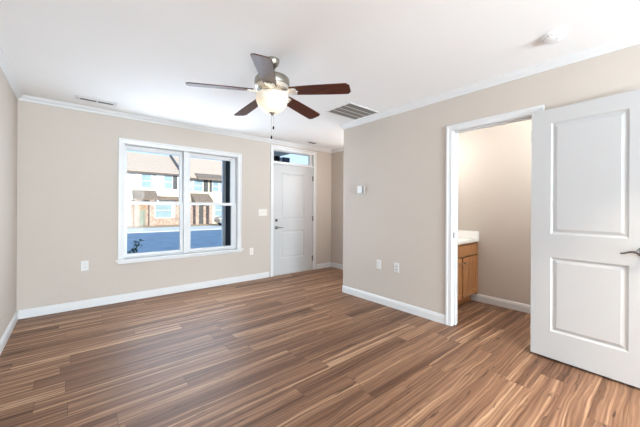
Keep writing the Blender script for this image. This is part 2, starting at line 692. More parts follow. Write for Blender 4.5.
# crown moulding
CR = [(0, H), (0.046, H), (0.046, H - 0.008), (0.040, H - 0.012), (0.034, H - 0.024), (0.022, H - 0.034), (0.014, H - 0.042), (0.012, H - 0.050), (0.006, H - 0.058), (0, H - 0.058)]
mb = MB()
mb.sweep(CR, [(-L, YB), (-L, D), (NX, D), (NX, YC), (RX, YC), (RX, YB)])
struct(mb, 'trim_1', TRIM, 'white crown moulding around the top of the walls', 'crown moulding')


def casing(mb, plane, axis, side, a0, a1, z0, z1, w, t=0.018):
    """mitred door or window casing: two legs and a head, moulded profile, no bottom"""
    prof = [(0.0, 0.0), (0.0, t * 0.55), (0.003, t * 0.68), (0.010, t * 0.72), (0.014, t * 0.60), (w * 0.62, t * 0.74), (w * 0.70, t), (w - 0.004, t), (w, t * 0.85), (w, 0.0)]
    rings = []
    for k in range(4):
        ring = []
        for d, h in prof:
            p = (a0 - d if k < 2 else a1 + d)
            z = z0 if k in (0, 3) else z1 + d
            ring.append(mb.bm.verts.new((p, plane + side * h, z) if axis == 'x' else (plane + side * h, p, z)))
        rings.append(ring)
    n = len(prof)
    for A, B in zip(rings, rings[1:]):
        for i in range(n):
            mb.bm.faces.new([A[i], A[(i + 1) % n], B[(i + 1) % n], B[i]])
    mb.bm.faces.new(rings[0])
    mb.bm.faces.new(rings[-1])


# ------------------------------------------------------------------ double window
win = thing('window_1', 'white double window with four panes overlooking the sunny townhouses', 'window', (1.28, D, WIN[2]), kind='structure')
mb = MB()
casing(mb, D, 'x', -1, WIN[0] + 0.005, WIN[1] - 0.005, WIN[2], WIN[3] - 0.004, 0.062)
mb.build('casing', TRIM, win)
mb = MB()
mb.box(WIN[0], WIN[0] + 0.012, D - 0.002, D + 0.15, WIN[2], WIN[3])
mb.box(WIN[1] - 0.012, WIN[1], D - 0.002, D + 0.15, WIN[2], WIN[3])
mb.box(WIN[0] + 0.012, WIN[1] - 0.012, D - 0.002, D + 0.15, WIN[3] - 0.012, WIN[3])
mb.box(WIN[0] + 0.012, WIN[1] - 0.012, D + 0.03, D + 0.15, WIN[2] - 0.005, WIN[2] + 0.015)
mb.box(1.235, 1.308, D + 0.012, D + 0.13, WIN[2] + 0.015, WIN[3] - 0.012)     # mullion post
mb.build('window_frame', TRIM, win, bevel=0.002)
mb = MB()
mb.box(0.405, 2.163, D - 0.052, D + 0.035, 0.530, 0.555)
mb.build('window_sill', TRIM, win, bevel=0.004)
mb = MB()
mb.box(0.432, 2.137, D - 0.016, D, 0.497, 0.530)
mb.build('apron', TRIM, win, bevel=0.003)
for (x0, x1, gl, gr) in ((0.502, 1.235, 0.538, 1.193), (1.308, 2.064, 1.343, 1.985)):
    for nm, ya, yb, z0, z1, g0, g1 in (('lower_sash', D + 0.045, D + 0.080, 0.572, 1.312, 0.612, 1.270),
                                       ('upper_sash', D + 0.085, D + 0.118, 1.270, 2.066, 1.318, 2.010)):
        mb = MB()
        mb.box(x0, gl, ya, yb, z0, z1)
        mb.box(gr, x1, ya, yb, z0, z1)
        mb.box(gl, gr, ya, yb, z0, g0)
        mb.box(gl, gr, ya, yb, g1, z1)
        sash = mb.build(nm, VINYL, win, bevel=0.003)
        mb = MB()
        mb.box(gl, gr, (ya + yb) / 2 - 0.002, (ya + yb) / 2 + 0.002, g0, g1)
        mb.build('pane', GLASS, sash)

# ------------------------------------------------------------------ front door with transom
mb = MB()
casing(mb, D, 'x', -1, 2.753, 3.675, 0, 2.308, 0.066)
struct(mb, 'trim_2', TRIM, 'white casing around the front door and its transom', 'door casing')
mb = MB()
mb.box(2.735, 2.757, D - 0.004, D + 0.15, 0, 2.315)
mb.box(3.671, 3.690, D - 0.004, D + 0.15, 0, 2.315)
mb.box(2.757, 3.671, D - 0.004, D + 0.15, 2.298, 2.315)
mb.box(2.757, 3.671, D - 0.002, D + 0.15, 2.046, 2.088)
mb.box(2.757, 3.671, D + 0.012, D + 0.15, 0.0, 0.010)
struct(mb, 'trim_3', TRIM, 'white jambs and rail of the front door frame', 'door frame', bevel=0.002)
tr = thing('window_2', 'shallow transom window directly above the front door', 'window', (3.21, D, 2.088), kind='structure')
mb = MB()
mb.box(2.757, 2.775, D + 0.03, D + 0.07, 2.088, 2.298)
mb.box(3.600, 3.671, D + 0.03, D + 0.07, 2.088, 2.298)
mb.box(2.775, 3.600, D + 0.03, D + 0.07, 2.088, 2.100)
mb.box(2.775, 3.600, D + 0.03, D + 0.07, 2.288, 2.298)
mb.build('window_frame', TRIM, tr, bevel=0.002)
mb = MB()
mb.box(2.775, 3.600, D + 0.048, D + 0.052, 2.100, 2.288)
mb.build('pane', GLASS, tr)

fd = thing('door_1', 'closed white two panel front door beneath the transom', 'door', (3.214, D + 0.01, 0.012), kind='structure')
mb = panel_leaf(0.908, 2.028, 0.044, [(0.165, 0.70, 0.285, 0.800), (0.165, 0.70, 1.005, 1.870)],
                [(0.010, 0.007), (0.026, 0.007), (0.045, 0.003)])
mb.build('door_leaf', DOORW, fd, mw=Matrix.Translation((2.760, D + 0.010, 0.014)))
mb = MB()
rot_out = Matrix.Rotation(R_(90), 4, 'X')
mb.lathe([(0.0, 0.024), (0.018, 0.022), (0.027, 0.010), (0.028, 0.0)], (2.822, D + 0.010, 1.012), 24, rot_out)
mb.obox(Matrix.Translation((2.822, D - 0.022, 1.012)), 0.008, 0.020, 0.028)
mb.build('deadbolt', PEWTER, fd, smooth='auto')
mb = MB()
mb.lathe([(0.0, 0.020), (0.020, 0.018), (0.031, 0.008), (0.032, 0.0)], (2.822, D + 0.010, 0.880), 24, rot_out)
mb.tube([(2.822, D, 0.880), (2.822, D - 0.042, 0.880)], 0.010, 12)
mb.tube([(2.815, D - 0.046, 0.880), (2.850, D - 0.048, 0.884), (2.890, D - 0.046, 0.880), (2.925, D - 0.044, 0.874), (2.945, D - 0.044, 0.876)], [0.011, 0.010, 0.0085, 0.0075, 0.006], 10)
mb.build('door_handle', PEWTER, fd, smooth=True)
for z in (0.235, 1.031, 1.827):
    mb = MB()
    mb.lathe([(0.0075, z - 0.05), (0.0075, z + 0.05)], (3.672, D - 0.004, 0), 12)
    mb.lathe([(0.0, z + 0.056), (0.005, z + 0.053), (0.005, z + 0.05)], (3.672, D - 0.004, 0), 10)
    mb.box(3.652, 3.671, D + 0.0065, D + 0.010, z - 0.05, z + 0.05)
    mb.build('hinge', GRILLE, fd)
mb = MB()
mb.box(2.760, 3.668, D + 0.014, D + 0.05, 0.003, 0.014)
mb.build('door_sweep', BLACK, fd)

# ------------------------------------------------------------------ bathroom doorway and its open door
mb = MB()
casing(mb, RX, 'y', -1, DW1 - 0.004, DW0 + 0.004, 0, 2.056, 0.063)
casing(mb, RX + 0.12, 'y', 1, DW1 - 0.004, DW0 + 0.004, 0, 2.056, 0.063)
struct(mb, 'trim_4', TRIM, 'white casing around the bathroom doorway', 'door casing')
mb = MB()
mb.box(RX - 0.002, RX + 0.122, DW0, DW0 + 0.018, 0, 2.070)
mb.box(RX - 0.002, RX + 0.122, DW1 - 0.018, DW1, 0, 2.070)
mb.box(RX - 0.002, RX + 0.122, DW1, DW0, 2.052, 2.070)
mb.box(RX + 0.045, RX + 0.085, DW0 - 0.011, DW0, 0, 2.052)
mb.box(RX + 0.045, RX + 0.085, DW1, DW1 + 0.011, 0, 2.052)
mb.box(RX + 0.045, RX + 0.085, DW1 + 0.011, DW0 - 0.011, 2.041, 2.052)
jamb = struct(mb, 'trim_5', TRIM, 'white jambs lining the bathroom doorway', 'door frame', bevel=0.002)
mb = MB()
mb.box(RX + 0.012, RX + 0.036, DW0 - 0.0015, DW0, 0.925, 0.985)
mb.build('strike_plate', PEWTER, jamb)

# leaf: local x along the width from the hinge, local y from the face towards the wall
ang = math.atan2(2.945 - 2.990, -(0.752 - 0.045))
dvec = Vector((2.947 - 2.990, 0.043 - 0.752, 0)).normalized()
nvec = Vector((-dvec.y, dvec.x, 0))              # towards the wall (+x)
M2 = Matrix(((dvec.x, nvec.x, 0, 2.990), (dvec.y, nvec.y, 0, 0.752), (0, 0, 1, 0.019), (0, 0, 0, 1)))
d2 = thing('door_2', 'open white two panel bathroom door folded back against the right wall', 'door', (2.990, 0.752, 0.019), kind='structure')
mb = panel_leaf(0.711, 2.038, 0.035, [(0.137, 0.580, 0.220, 0.825), (0.137, 0.580, 1.014, 1.922)],
                [(0.004, 0.004), (0.012, 0.009), (0.020, 0.0095), (0.040, 0.002)])
mb.build('door_leaf', DOORW, d2, mw=M2)
mb = MB()
hz = 0.945 - 0.019
hx = 0.711 - 0.062
mb.lathe([(0.0, 0.018), (0.018, 0.017), (0.028, 0.010), (0.033, 0.005), (0.034, 0.0)], (0, 0, 0), 32, Matrix.Translation((hx, 0, hz)) @ rot_out)
mb.tube([(hx, 0, hz), (hx, -0.050, hz)], 0.0105, 14)
pts, rads = [], []
for i in range(13):
    t = i / 12
    pts.append((hx + 0.010 - 0.115 * t, -0.052 - 0.004 * sin(pi * t), hz - 0.004 + 0.010 * sin(2 * pi * (t - 0.18)) * (0.4 + 0.6 * t)))
    rads.append(0.0105 - 0.0055 * t)
mb.tube(pts, rads, 12)
mb.build('door_handle', CHROME, d2, smooth=True, mw=M2)
for z in (0.18, 1.00, 1.84):
    mb = MB()
    mb.lathe([(0.007, z - 0.045), (0.007, z + 0.045)], (-0.006, 0.030, 0), 12)
    mb.build('hinge', NICKEL, d2, mw=M2)

# ------------------------------------------------------------------ wall plates and thermostat


def plate_front(name, label, cat, x0, x1, z0, z1, m, kind):
    o = thing(name, label, cat, ((x0 + x1) / 2, D, z0))
    b = MB()
    b.box(x0, x1, D - 0.006, D, z0, z1)
    b.build('cover_plate', m, o, bevel=0.003)
    cx, cz = (x0 + x1) / 2, (z0 + z1) / 2
    if kind == 'outlet':
        for dz in (-0.020, 0.020):
            b = MB()
            b.box(cx - 0.016, cx + 0.016, D - 0.0085, D - 0.005, cz + dz - 0.014, cz + dz + 0.014)
            s = b.build('socket', m, o, bevel=0.003)
            b = MB()
            b.box(cx - 0.008, cx - 0.006, D - 0.0092, D - 0.008, cz + dz - 0.004, cz + dz + 0.006)
            b.box(cx + 0.006, cx + 0.008, D - 0.0092, D - 0.008, cz + dz - 0.004, cz + dz + 0.006)
            b.build('slots', DARK, s)
    else:
        for k in (-1, 0, 1):
            b = MB()
            b.box(cx + k * 0.046 - 0.006, cx + k * 0.046 + 0.006, D - 0.014, D - 0.005, cz - 0.012, cz + 0.012)
            b.build('toggle', m, o, bevel=0.002)
    return o


plate_front('outlet', 'white wall outlet left of the window near the corner', 'outlet', 0.062, 0.135, 0.457, 0.577, PLATE, 'outlet')
plate_front('outlet', 'small wall outlet between the window and the front door', 'outlet', 2.286, 2.358, 0.432, 0.550, IVORY, 'outlet')
plate_front('light_switch', 'ivory multi switch plate beside the front door handle', 'light switch', 2.452, 2.622, 1.098, 1.215, IVORY, 'switch')


def plate_right(name, label, cat, yc, zc, coax):
    o = thing(name, label, cat, (RX, yc, zc - 0.058))
    b = MB()
    b.box(RX - 0.008, RX, yc - 0.036, yc + 0.036, zc - 0.058, zc + 0.058)
    b.build('cover_plate', PLATE, o, bevel=0.003)
    if coax:
        for dz in (-0.018, 0.018):
            b = MB()
            b.lathe([(0.0, 0.010), (0.005, 0.010), (0.005, 0.0)], (0, 0, 0), 14, Matrix.Translation((RX - 0.007, yc, zc + dz)) @ Matrix.Rotation(R_(-90), 4, 'Y'))
            b.build('jack', PEWTER, o)
    else:
        for dz in (-0.020, 0.020):
            b = MB()
            b.box(RX - 0.0105, RX - 0.007, yc - 0.016, yc + 0.016, zc + dz - 0.014, zc + dz + 0.014)
            s = b.build('socket', PLATE, o, bevel=0.003)
            b = MB()
            b.box(RX - 0.0115, RX - 0.010, yc - 0.008, yc - 0.006, zc + dz - 0.004, zc + dz + 0.006)
            b.box(RX - 0.0115, RX - 0.010, yc + 0.006, yc + 0.008, zc + dz - 0.004, zc + dz + 0.006)
            b.build('slots', DARK, s)


plate_right('outlet', 'white outlet plate low on the right wall below the thermostat', 'outlet', 2.425, 0.507, False)
plate_right('cable_jack', 'white plate with dark jacks nearer the bathroom doorway', 'cable jack', 2.150, 0.505, True)

th = thing('thermostat', 'small white thermostat high on the right wall', 'thermostat', (RX, 2.73, 1.43))
mb = MB()
mb.box(RX - 0.012, RX, 2.675, 2.805, 1.437, 1.548)
mb.build('back_plate', PLATE, th, bevel=0.004)
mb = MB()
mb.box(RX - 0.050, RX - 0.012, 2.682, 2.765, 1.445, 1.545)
mb.build('housing', mat('shaded_side_grey', (0.22, 0.215, 0.205), 0.5, var=0.03), th, bevel=0.004)  # grey colour stands in for shade on the housing's side
mb = MB()
mb.box(RX - 0.056, RX - 0.050, 2.684, 2.763, 1.447, 1.543)
mb.build('face', PLATE, th, bevel=0.002)
mb = MB()
mb.lathe([(0.0, 0.004), (0.006, 0.003), (0.007, 0.0)], (0, 0, 0), 14, Matrix.Translation((RX - 0.012, 2.786, 1.502)) @ Matrix.Rotation(R_(-90), 4, 'Y'))
mb.build('button', PEWTER, th)

# ------------------------------------------------------------------ ceiling fixtures
rg = thing('return_air_grille', 'grey louvred return air grille in the ceiling behind the fan', 'air vent', (2.69, 2.57, H))
x0, x1, y0, y1 = 2.425, 2.955, 2.362, 2.772
mb = MB()
for a in ((x0, x1, y0, y0 + 0.016), (x0, x1, y1 - 0.016, y1), (x0, x0 + 0.016, y0 + 0.016, y1 - 0.016), (x1 - 0.016, x1, y0 + 0.016, y1 - 0.016)):
    mb.box(a[0], a[1], a[2], a[3], H - 0.010, H)
bw = (y1 - y0 - 0.032 - 3 * 0.012) / 4
for k in range(3):
    yy = y0 + 0.016 + (k + 1) * bw + k * 0.012
    mb.box(x0 + 0.016, x1 - 0.016, yy, yy + 0.012, H - 0.010, H)
mb.build('frame', TRIM, rg, bevel=0.002)
for k in range(4):
    ya = y0 + 0.016 + k * (bw + 0.012)
    mb = MB()
    ns = 7
    for i in range(ns):
        yc = ya + (i + 0.5) * bw / ns
        mb.obox(Matrix.Translation(((x0 + x1) / 2, yc, H - 0.005)) @ Matrix.Rotation(R_(-30), 4, 'X'), x1 - x0 - 0.032, 0.0135, 0.001)
    lb = mb.build('louvre_bank', GRILLE, rg)
    mb = MB()
    mb.box(x0 + 0.016, x1 - 0.016, ya, ya + bw, H - 0.0015, H - 0.0005)
    mb.build('backing', GRILLEBACK, lb)

sv = thing('supply_vent', 'white ceiling supply register with two dark slots above the window wall', 'air vent', (0.2, 4.24, H))
mb = MB()
mb.box(0.000, 0.385, 4.165, 4.315, H - 0.004, H)
mb.box(0.022, 0.363, 4.187, 4.293, H - 0.009, H - 0.004)
mb.build('frame', TRIM, sv, bevel=0.002)
for xa, xb in ((0.044, 0.188), (0.204, 0.346)):
    mb = MB()
    mb.box(xa, xb, 4.222, 4.262, H - 0.0105, H - 0.0088)
    mb.build('slot', mat('slot_grey_%d' % int(xa * 1000), (0.07, 0.07, 0.07), 0.7, var=0.05), sv)
sv2 = thing('supply_vent', 'tiny dark ceiling register in front of the front door', 'air vent', (3.4, 4.29, H))
mb = MB()
mb.box(3.29, 3.51, 4.20, 4.36, H - 0.004, H)
mb.build('frame', TRIM, sv2, bevel=0.002)
mb = MB()
mb.box(3.325, 3.475, 4.255, 4.32, H - 0.006, H - 0.0035)
mb.build('slot', GRILLEBACK, sv2)

sd = thing('smoke_detector', 'round white smoke detector on the ceiling near the right wall', 'smoke detector', (2.585, 0.52, H))
mb = MB()
mb.lathe([(0.070, 0), (0.070, -0.010), (0.066, -0.014), (0.062, -0.014), (0.060, -0.026), (0.050, -0.036), (0.030, -0.040), (0.0, -0.040)], (2.585, 0.52, H), 40)
mb.build('housing', mat('white_detector_plastic', (0.86, 0.86, 0.86), 0.4, var=0.005), sd, smooth='auto')
mb = MB()
for k in range(16):
    a = 2 * pi * k / 16
    mb.obox(Matrix.Translation((2.585 + 0.0615 * cos(a), 0.52 + 0.0615 * sin(a), H - 0.020)) @ Matrix.Rotation(a, 4, 'Z'), 0.004, 0.014, 0.007)
mb.build('vents', mat('detector_vent', (0.55, 0.55, 0.55), 0.6, var=0.02), sd)
mb = MB()
mb.lathe([(0.0, -0.0415), (0.004, -0.041), (0.004, -0.038)], (2.565, 0.50, H), 12)
mb.build('indicator', DARK, sd)

rl = thing('added_recessed_light', 'added round ceiling lamp, out of view, that brightens the right floor', 'added ceiling light', (2.15, -0.35, H))
mb = MB()
mb.lathe([(0.075, H), (0.098, H), (0.098, H - 0.006), (0.075, H - 0.006), (0.075, H)], (2.15, -0.35, 0), 36, cap=False)
mb.build('trim_ring', TRIM, rl, smooth='auto')
rl_ = lamp('floor_fill', 'AREA', (2.15, -0.35, H - 0.008), 13, (1.0, 0.90, 0.76), (0, 0, 0), 0.14, 0.14)  # lamp and its ring are added to brighten the floor on the right
rl_.data.spread = R_(84)

# ------------------------------------------------------------------ ceiling fan
FX, FY = 1.250, 2.112
fan = thing('ceiling_fan', 'brushed nickel ceiling fan with five cherry blades and a lit glass bowl', 'ceiling fan', (FX, FY, H))
C0 = (FX, FY, 0)
mb = MB()
mb.lathe([(0.058, H), (0.059, H - 0.006), (0.057, H - 0.022), (0.050, H - 0.042), (0.036, H - 0.058), (0.022, H - 0.064), (0.0, H - 0.064)], C0, 36)
mb.build('canopy', NICKEL, fan, smooth='auto')
mb = MB()
mb.lathe([(0.0, 2.402), (0.020, 2.400), (0.024, 2.386), (0.018, 2.372), (0.0125, 2.366), (0.0125, 2.330), (0.026, 2.326), (0.028, 2.312)], C0, 28)
mb.build('downrod', PEWTER, fan, smooth='auto')
mb = MB()
mb.lathe([(0.0, 2.322), (0.040, 2.322), (0.100, 2.318), (0.132, 2.308), (0.142, 2.296), (0.144, 2.280), (0.144, 2.246), (0.141, 2.238), (0.136, 2.234), (0.0, 2.234)], C0, 56)
mb.build('motor_housing', NICKEL, fan, smooth='auto')
mb = MB()
mb.lathe([(0.138, 2.236), (0.138, 2.228), (0.125, 2.216), (0.095, 2.203), (0.072, 2.198), (0.0, 2.198)], C0, 56)
vent = mb.build('vent_ring', FANWHITE, fan, smooth='auto')
mb = MB()
for k in range(40):
    a = 2 * pi * k / 40
    Mv = Matrix.Translation((FX + 0.108 * cos(a), FY + 0.108 * sin(a), 2.2075)) @ Matrix.Rotation(a, 4, 'Z') @ Matrix.Rotation(R_(-23), 4, 'Y')
    mb.obox(Mv, 0.034, 0.0065, 0.003)
mb.build('vent_slots', PEWTER, vent)
mb = MB()
mb.lathe([(0.074, 2.200), (0.074, 2.186), (0.060, 2.180), (0.060, 2.166), (0.085, 2.160), (0.085, 2.152), (0.0, 2.152)], C0, 40)
mb.build('switch_housing', NICKEL, fan, smooth='auto')
# glass bowl (open above, a lamp burns inside)
prof = []
for i in range(15):
    t = i / 14
    a = t * pi / 2
    prof.append((0.134 * cos(a) ** 0.8 if t < 1 else 0.0, 2.158 - 0.138 * sin(a)))
outer = [(0.137, 2.164)] + prof
inner = [(max(r - 0.004, 0.0), z + 0.004) for r, z in prof][::-1]
mb = MB()
mb.lathe(outer + inner[0:], C0, 56, cap=False)
mb.build('light_bowl', BOWL, fan, smooth=True)
mb = MB()
mb.lathe([(0.0, 2.030), (0.022, 2.027), (0.024, 2.020), (0.014, 2.012), (0.010, 2.004), (0.006, 1.998), (0.0, 1.996)], C0, 24)
mb.build('finial', NICKEL, fan, smooth=True)
for dx, dy, zb in ((0.010, -0.006, 1.900), (-0.006, -0.002, 1.818)):
    mb = MB()
    mb.tube([(FX + dx, FY + dy, 2.008), (FX + dx, FY + dy, zb + 0.012)], 0.0016, 6)
    nb = int((2.0 - zb) / 0.008)
    for i in range(nb):
        mb.lathe([(0, 0.0024), (0.0024, 0), (0, -0.0024)], (FX + dx, FY + dy, zb + 0.014 + i * 0.008), 6)
    ch = mb.build('pull_chain', NICKEL, fan)
    mb = MB()
    mb.lathe([(0.0, 0.014), (0.005, 0.012), (0.0075, 0.0), (0.0065, -0.012), (0.0, -0.015)], (FX + dx, FY + dy, zb), 14)
    mb.build('fob', BLACK, ch, smooth=True)

# blades: local x outwards, local y along the turn
blade0 = iron0 = None
for k in range(5):
    a = R_(17 + 72 * k)
    Mb = Matrix.Translation((FX, FY, 0)) @ Matrix.Rotation(a, 4, 'Z')
    if k == 0:
        # scrolled bracket
        b = MB()
        b.prism([(0.060, -0.020), (0.100, -0.016), (0.135, -0.012), (0.150, -0.026), (0.178, -0.042), (0.205, -0.040), (0.214, -0.024), (0.204, -0.012), (0.228, 0.0), (0.204, 0.012), (0.214, 0.024), (0.205, 0.040), (0.178, 0.042), (0.150, 0.026), (0.135, 0.012), (0.100, 0.016), (0.060, 0.020)], 'z', -0.004, 0.003)
        for x, y in ((0.185, -0.026), (0.185, 0.026), (0.210, 0.0)):
            b.lathe([(0, -0.009), (0.006, -0.008), (0.007, -0.004)], (x, y, 0), 10)
        Ml = Matrix.Translation((0, 0, 2.192)) @ Matrix.Rotation(R_(3.5), 4, 'Y') @ Matrix.Rotation(R_(-12), 4, 'X')
        iron0 = b.build('blade_bracket', FANWHITE, None, mw=Ml, bevel=0.0015)
        b = MB()
        outl = [(0.160, -0.052), (0.30, -0.060), (0.48, -0.066), (0.628, -0.068), (0.652, -0.042), (0.652, 0.042), (0.628, 0.068), (0.48, 0.066), (0.30, 0.060), (0.160, 0.052)]
        b.prism(outl, 'z', 0.003, 0.010)
        blade0 = b.build('blade', BLADE, None, mw=Ml, bevel=0.002)
        irn, bld = iron0, blade0
    else:
        irn, bld = iron0.copy(), blade0.copy()
        COL.objects.link(irn)
        COL.objects.link(bld)
    for o in (irn, bld):
        o.parent = fan
        o.matrix_basis = fan.matrix_world.inverted() @ Mb
lamp('fan_bulb', 'POINT', (FX, FY, 2.118), 1.3, (1.0, 0.88, 0.72), radius=0.085)

# ------------------------------------------------------------------ assumed entry light, added unseen round the corner of the nook
el = thing('assumed_sconce', 'assumed small nickel sconce on the hidden near wall, added to brighten the entry nook', 'assumed wall light', (3.97, YC, 1.75))
mb = MB()
mb.lathe([(0.055, 0), (0.055, 0.015), (0.02, 0.022), (0.0, 0.022)], (3.97, YC, 1.75), 28, Matrix.Rotation(R_(-90), 4, 'X'))
mb.tube([(3.97, YC + 0.02, 1.75), (3.97, YC + 0.08, 1.74), (3.97, YC + 0.11, 1.77), (3.97, YC + 0.11, 1.8)], 0.008, 10)
mb.build('bracket', NICKEL, el, smooth='auto')
mb = MB()
mb.lathe([(0.035, 1.785), (0.05, 1.83), (0.065, 1.89), (0.07, 1.92)], (3.97, YC + 0.11, 0), 28, cap=False)
mb.build('shade', BOWL, el, smooth=True)
lamp('nook_fill', 'POINT', (3.97, YC + 0.11, 1.80), 25, (0.97, 0.97, 1.0), radius=0.05)  # assumed lamp in an unseen fixture, brightens the nook and front door

# ------------------------------------------------------------------ bathroom vanity
VY = 1.648                         # cabinet front
van = thing('vanity_cabinet', 'honey oak bathroom vanity cabinet seen through the doorway', 'vanity', (3.72, 1.9, 0))
vx0, vx1 = 3.235, BX - 0.003
mb = MB()
mb.box(vx0, vx1, VY + 0.016, BY - 0.003, 0.100, 0.800)
mb.box(vx1 - 0.032, vx1, VY - 0.012, VY + 0.016, 0.100, 0.800)
mb.build('body', OAK, van, bevel=0.002)
mb = MB()
mb.box(vx0 + 0.02, vx1, VY + 0.075, BY - 0.003, 0.0, 0.100)
mb.build('toe_kick', OAK, van)
mb = panel_leaf(vx1 - vx0 - 0.06, 0.135, 0.034, [], [])
mb.build('false_drawer', OAK, van, mw=Matrix.Translation((vx0 + 0.03, VY - 0.018, 0.640)), bevel=0.003)
for i, (xa, xb, kx) in enumerate(((3.695, 4.112, 3.722), (3.262, 3.662, 3.636))):
    mb = panel_leaf(xb - xa, 0.495, 0.034, [(0.055, xb - xa - 0.055, 0.055, 0.44)], [(0.006, 0.007), (0.010, 0.007)])
    dr = mb.build('door', OAK, van, mw=Matrix.Translation((xa, VY - 0.018, 0.128)))
    mb = MB()
    mb.lathe([(0.0, 0.026), (0.010, 0.025), (0.014, 0.018), (0.008, 0.010), (0.007, 0.0)], (0, 0, 0), 18, Matrix.Translation((kx, VY - 0.018, 0.560)) @ rot_out)
    mb.build('knob', NICKEL, dr, smooth=True)
ct = thing('vanity_countertop', 'white vanity countertop with raised side splash on the oak cabinet', 'countertop', (3.7, 1.9, 0.80))
mb = MB()
mb.box(vx0 - 0.01, BX, VY - 0.025, BY, 0.800, 0.832)
mb.build('slab', COUNTER, ct, bevel=0.006)
mb = MB()
mb.box(BX - 0.020, BX, VY - 0.025, BY - 0.02, 0.832, 0.935)
mb.build('side_splash', COUNTER, ct, bevel=0.003)
mb = MB()
mb.box(vx0 - 0.01, BX - 0.020, BY - 0.020, BY, 0.832, 0.935)
mb.build('back_splash', COUNTER, ct, bevel=0.003)
vl = thing('assumed_vanity_light', 'assumed nickel light bar, unseen on the bathroom wall above the vanity', 'assumed wall light', (3.7, BY, 2.0))  # unseen fixture, assumed from the slanting shade beside the vanity
mb = MB()
mb.box(3.35, 4.05, BY - 0.03, BY, 1.96, 2.06)
mb.build('back_plate', NICKEL, vl, bevel=0.005)
for x in (3.48, 3.70, 3.92):
    mb = MB()
    mb.lathe([(0.0, 0.05), (0.03, 0.043), (0.05, 0.02), (0.05, -0.02), (0.03, -0.043), (0.0, -0.05)], (x, BY - 0.055, 2.11), 20)
    mb.build('globe', BOWL, vl, smooth=True)
lamp('assumed_vanity_bulbs', 'POINT', (3.64, BY - 0.14, 1.96), 8, (0.95, 0.97, 1.0), radius=0.05)  # assumed lamp of the unseen light bar

bl = thing('added_dome_light', 'added white dome, out of view, that brightens the bathroom', 'added ceiling light', (3.5, 0.40, H))
mb = MB()
mb.lathe([(0.13, H), (0.13, H - 0.02), (0.12, H - 0.03), (0.0, H - 0.03)], (3.5, 0.40, 0), 32)
mb.build('base', NICKEL, bl, smooth='auto')
mb = MB()
mb.lathe([(0.118, H - 0.03)] + [(0.118 * cos(i * pi / 20), H - 0.03 - 0.065 * sin(i * pi / 20)) for i in range(1, 10)] + [(0.0, H - 0.095)], (3.5, 0.40, 0), 32, cap=False)
mb.build('dome', BOWL, bl, smooth=True)
lamp('bath_fill', 'POINT', (3.5, 0.40, H - 0.16), 27, (0.90, 0.97, 1.0), radius=0.05)  # added lamp with an unseen fixture, lifts the bathroom brightness

# ------------------------------------------------------------------ outdoors
G = -0.80
ASPH = mat('asphalt', (0.42, 0.44, 0.46), 0.9, var=0.12, scale=1.2, bump=0.2, bscale=60)
CONC = mat('concrete', (0.72, 0.70, 0.66), 0.9, var=0.06, scale=2)
GRASS = mat('dry_lawn', (0.42, 0.36, 0.16), 0.95, var=0.3, scale=3)
MULCH = mat('flower_bed', (0.50, 0.36, 0.22), 0.95, var=0.35, scale=6)
SIDING = mat('white_siding', (0.80, 0.82, 0.84), 0.7, var=0.02, scale=1)
CREAM = mat('cream_siding', (0.78, 0.68, 0.52), 0.7, var=0.03, scale=1)
SHING = mat('tan_shingles', (0.58, 0.46, 0.355), 0.9, var=0.10, scale=5)
SHING2 = mat('brown_shingles', (0.24, 0.185, 0.14), 0.9, var=0.35, scale=7)
STONE = mat('pink_stone', (0.45, 0.345, 0.285), 0.9, var=0.35, scale=5, bump=0.3, bscale=8)
GUTTER = mat('brown_gutter', (0.13, 0.10, 0.08), 0.6, var=0.1)
SHUT = mat('charcoal_shutter', (0.07, 0.075, 0.08), 0.6, var=0.15, scale=5)
SHUT2 = mat('grey_shutter', (0.42, 0.44, 0.46), 0.6, var=0.1, scale=5)
WGLASS = mat('blue_window_glass', (0.30, 0.42, 0.47), 0.1, var=0.1, scale=0.8)
HDOOR = mat('sage_door', (0.20, 0.23, 0.18), 0.6, var=0.08)
WHITEP = mat('white_painted_wood', (0.82, 0.82, 0.82), 0.5, var=0.01)

mb = MB()
mb.box(-30, 60, D + 0.16, 8.0, G - 0.1, G)
struct(mb, 'ground_lawn', GRASS, 'strip of lawn just outside the window', 'lawn')
mb = MB()
mb.box(-30, 60, 8.0, 27.8, G - 0.1, G - 0.02)
struct(mb, 'ground_road', ASPH, 'blue shaded asphalt street outside the window', 'road')
mb = MB()
mb.box(-30, 60, 27.8, 33.0, G - 0.1, G + 0.03)
struct(mb, 'ground_sidewalk', CONC, 'sunlit pale concrete strip across the street', 'sidewalk')
mb = MB()
mb.box(-30, 60, 33.0, 60, G - 0.1, G + 0.02)
struct(mb, 'ground_bed', MULCH, 'tan planted bed in front of the townhouses', 'flower bed')

FYH = 38.0


def house_window(parent, x0, x1, z0, z1, sl=None, sr=None):
    m = MB()
    for a in ((x0 - 0.07, x0, z0 - 0.07, z1 + 0.07), (x1, x1 + 0.07, z0 - 0.07, z1 + 0.07), (x0, x1, z0 - 0.07, z0), (x0, x1, z1, z1 + 0.07), (x0, x1, (z0 + z1) / 2 - 0.03, (z0 + z1) / 2 + 0.03)):
        m.box(a[0], a[1], FYH - 0.06, FYH, a[2], a[3])
    w = m.build('window', WHITEP, parent)
    m = MB()
    m.box(x0, x1, FYH - 0.03, FYH - 0.01, z0, z1)
    m.build('pane', WGLASS, w)
    for s in (sl, sr):
        if s:
            m = MB()
            m.box(s[0], s[1], FYH - 0.07, FYH, z0 - 0.07, z1 + 0.07)
            for i in range(12):
                zz = z0 + (i + 0.5) * (z1 - z0) / 12
                m.box(s[0] + 0.05, s[1] - 0.05, FYH - 0.085, FYH - 0.06, zz - 0.02, zz + 0.02)
            m.build('shutter', s[2], parent)


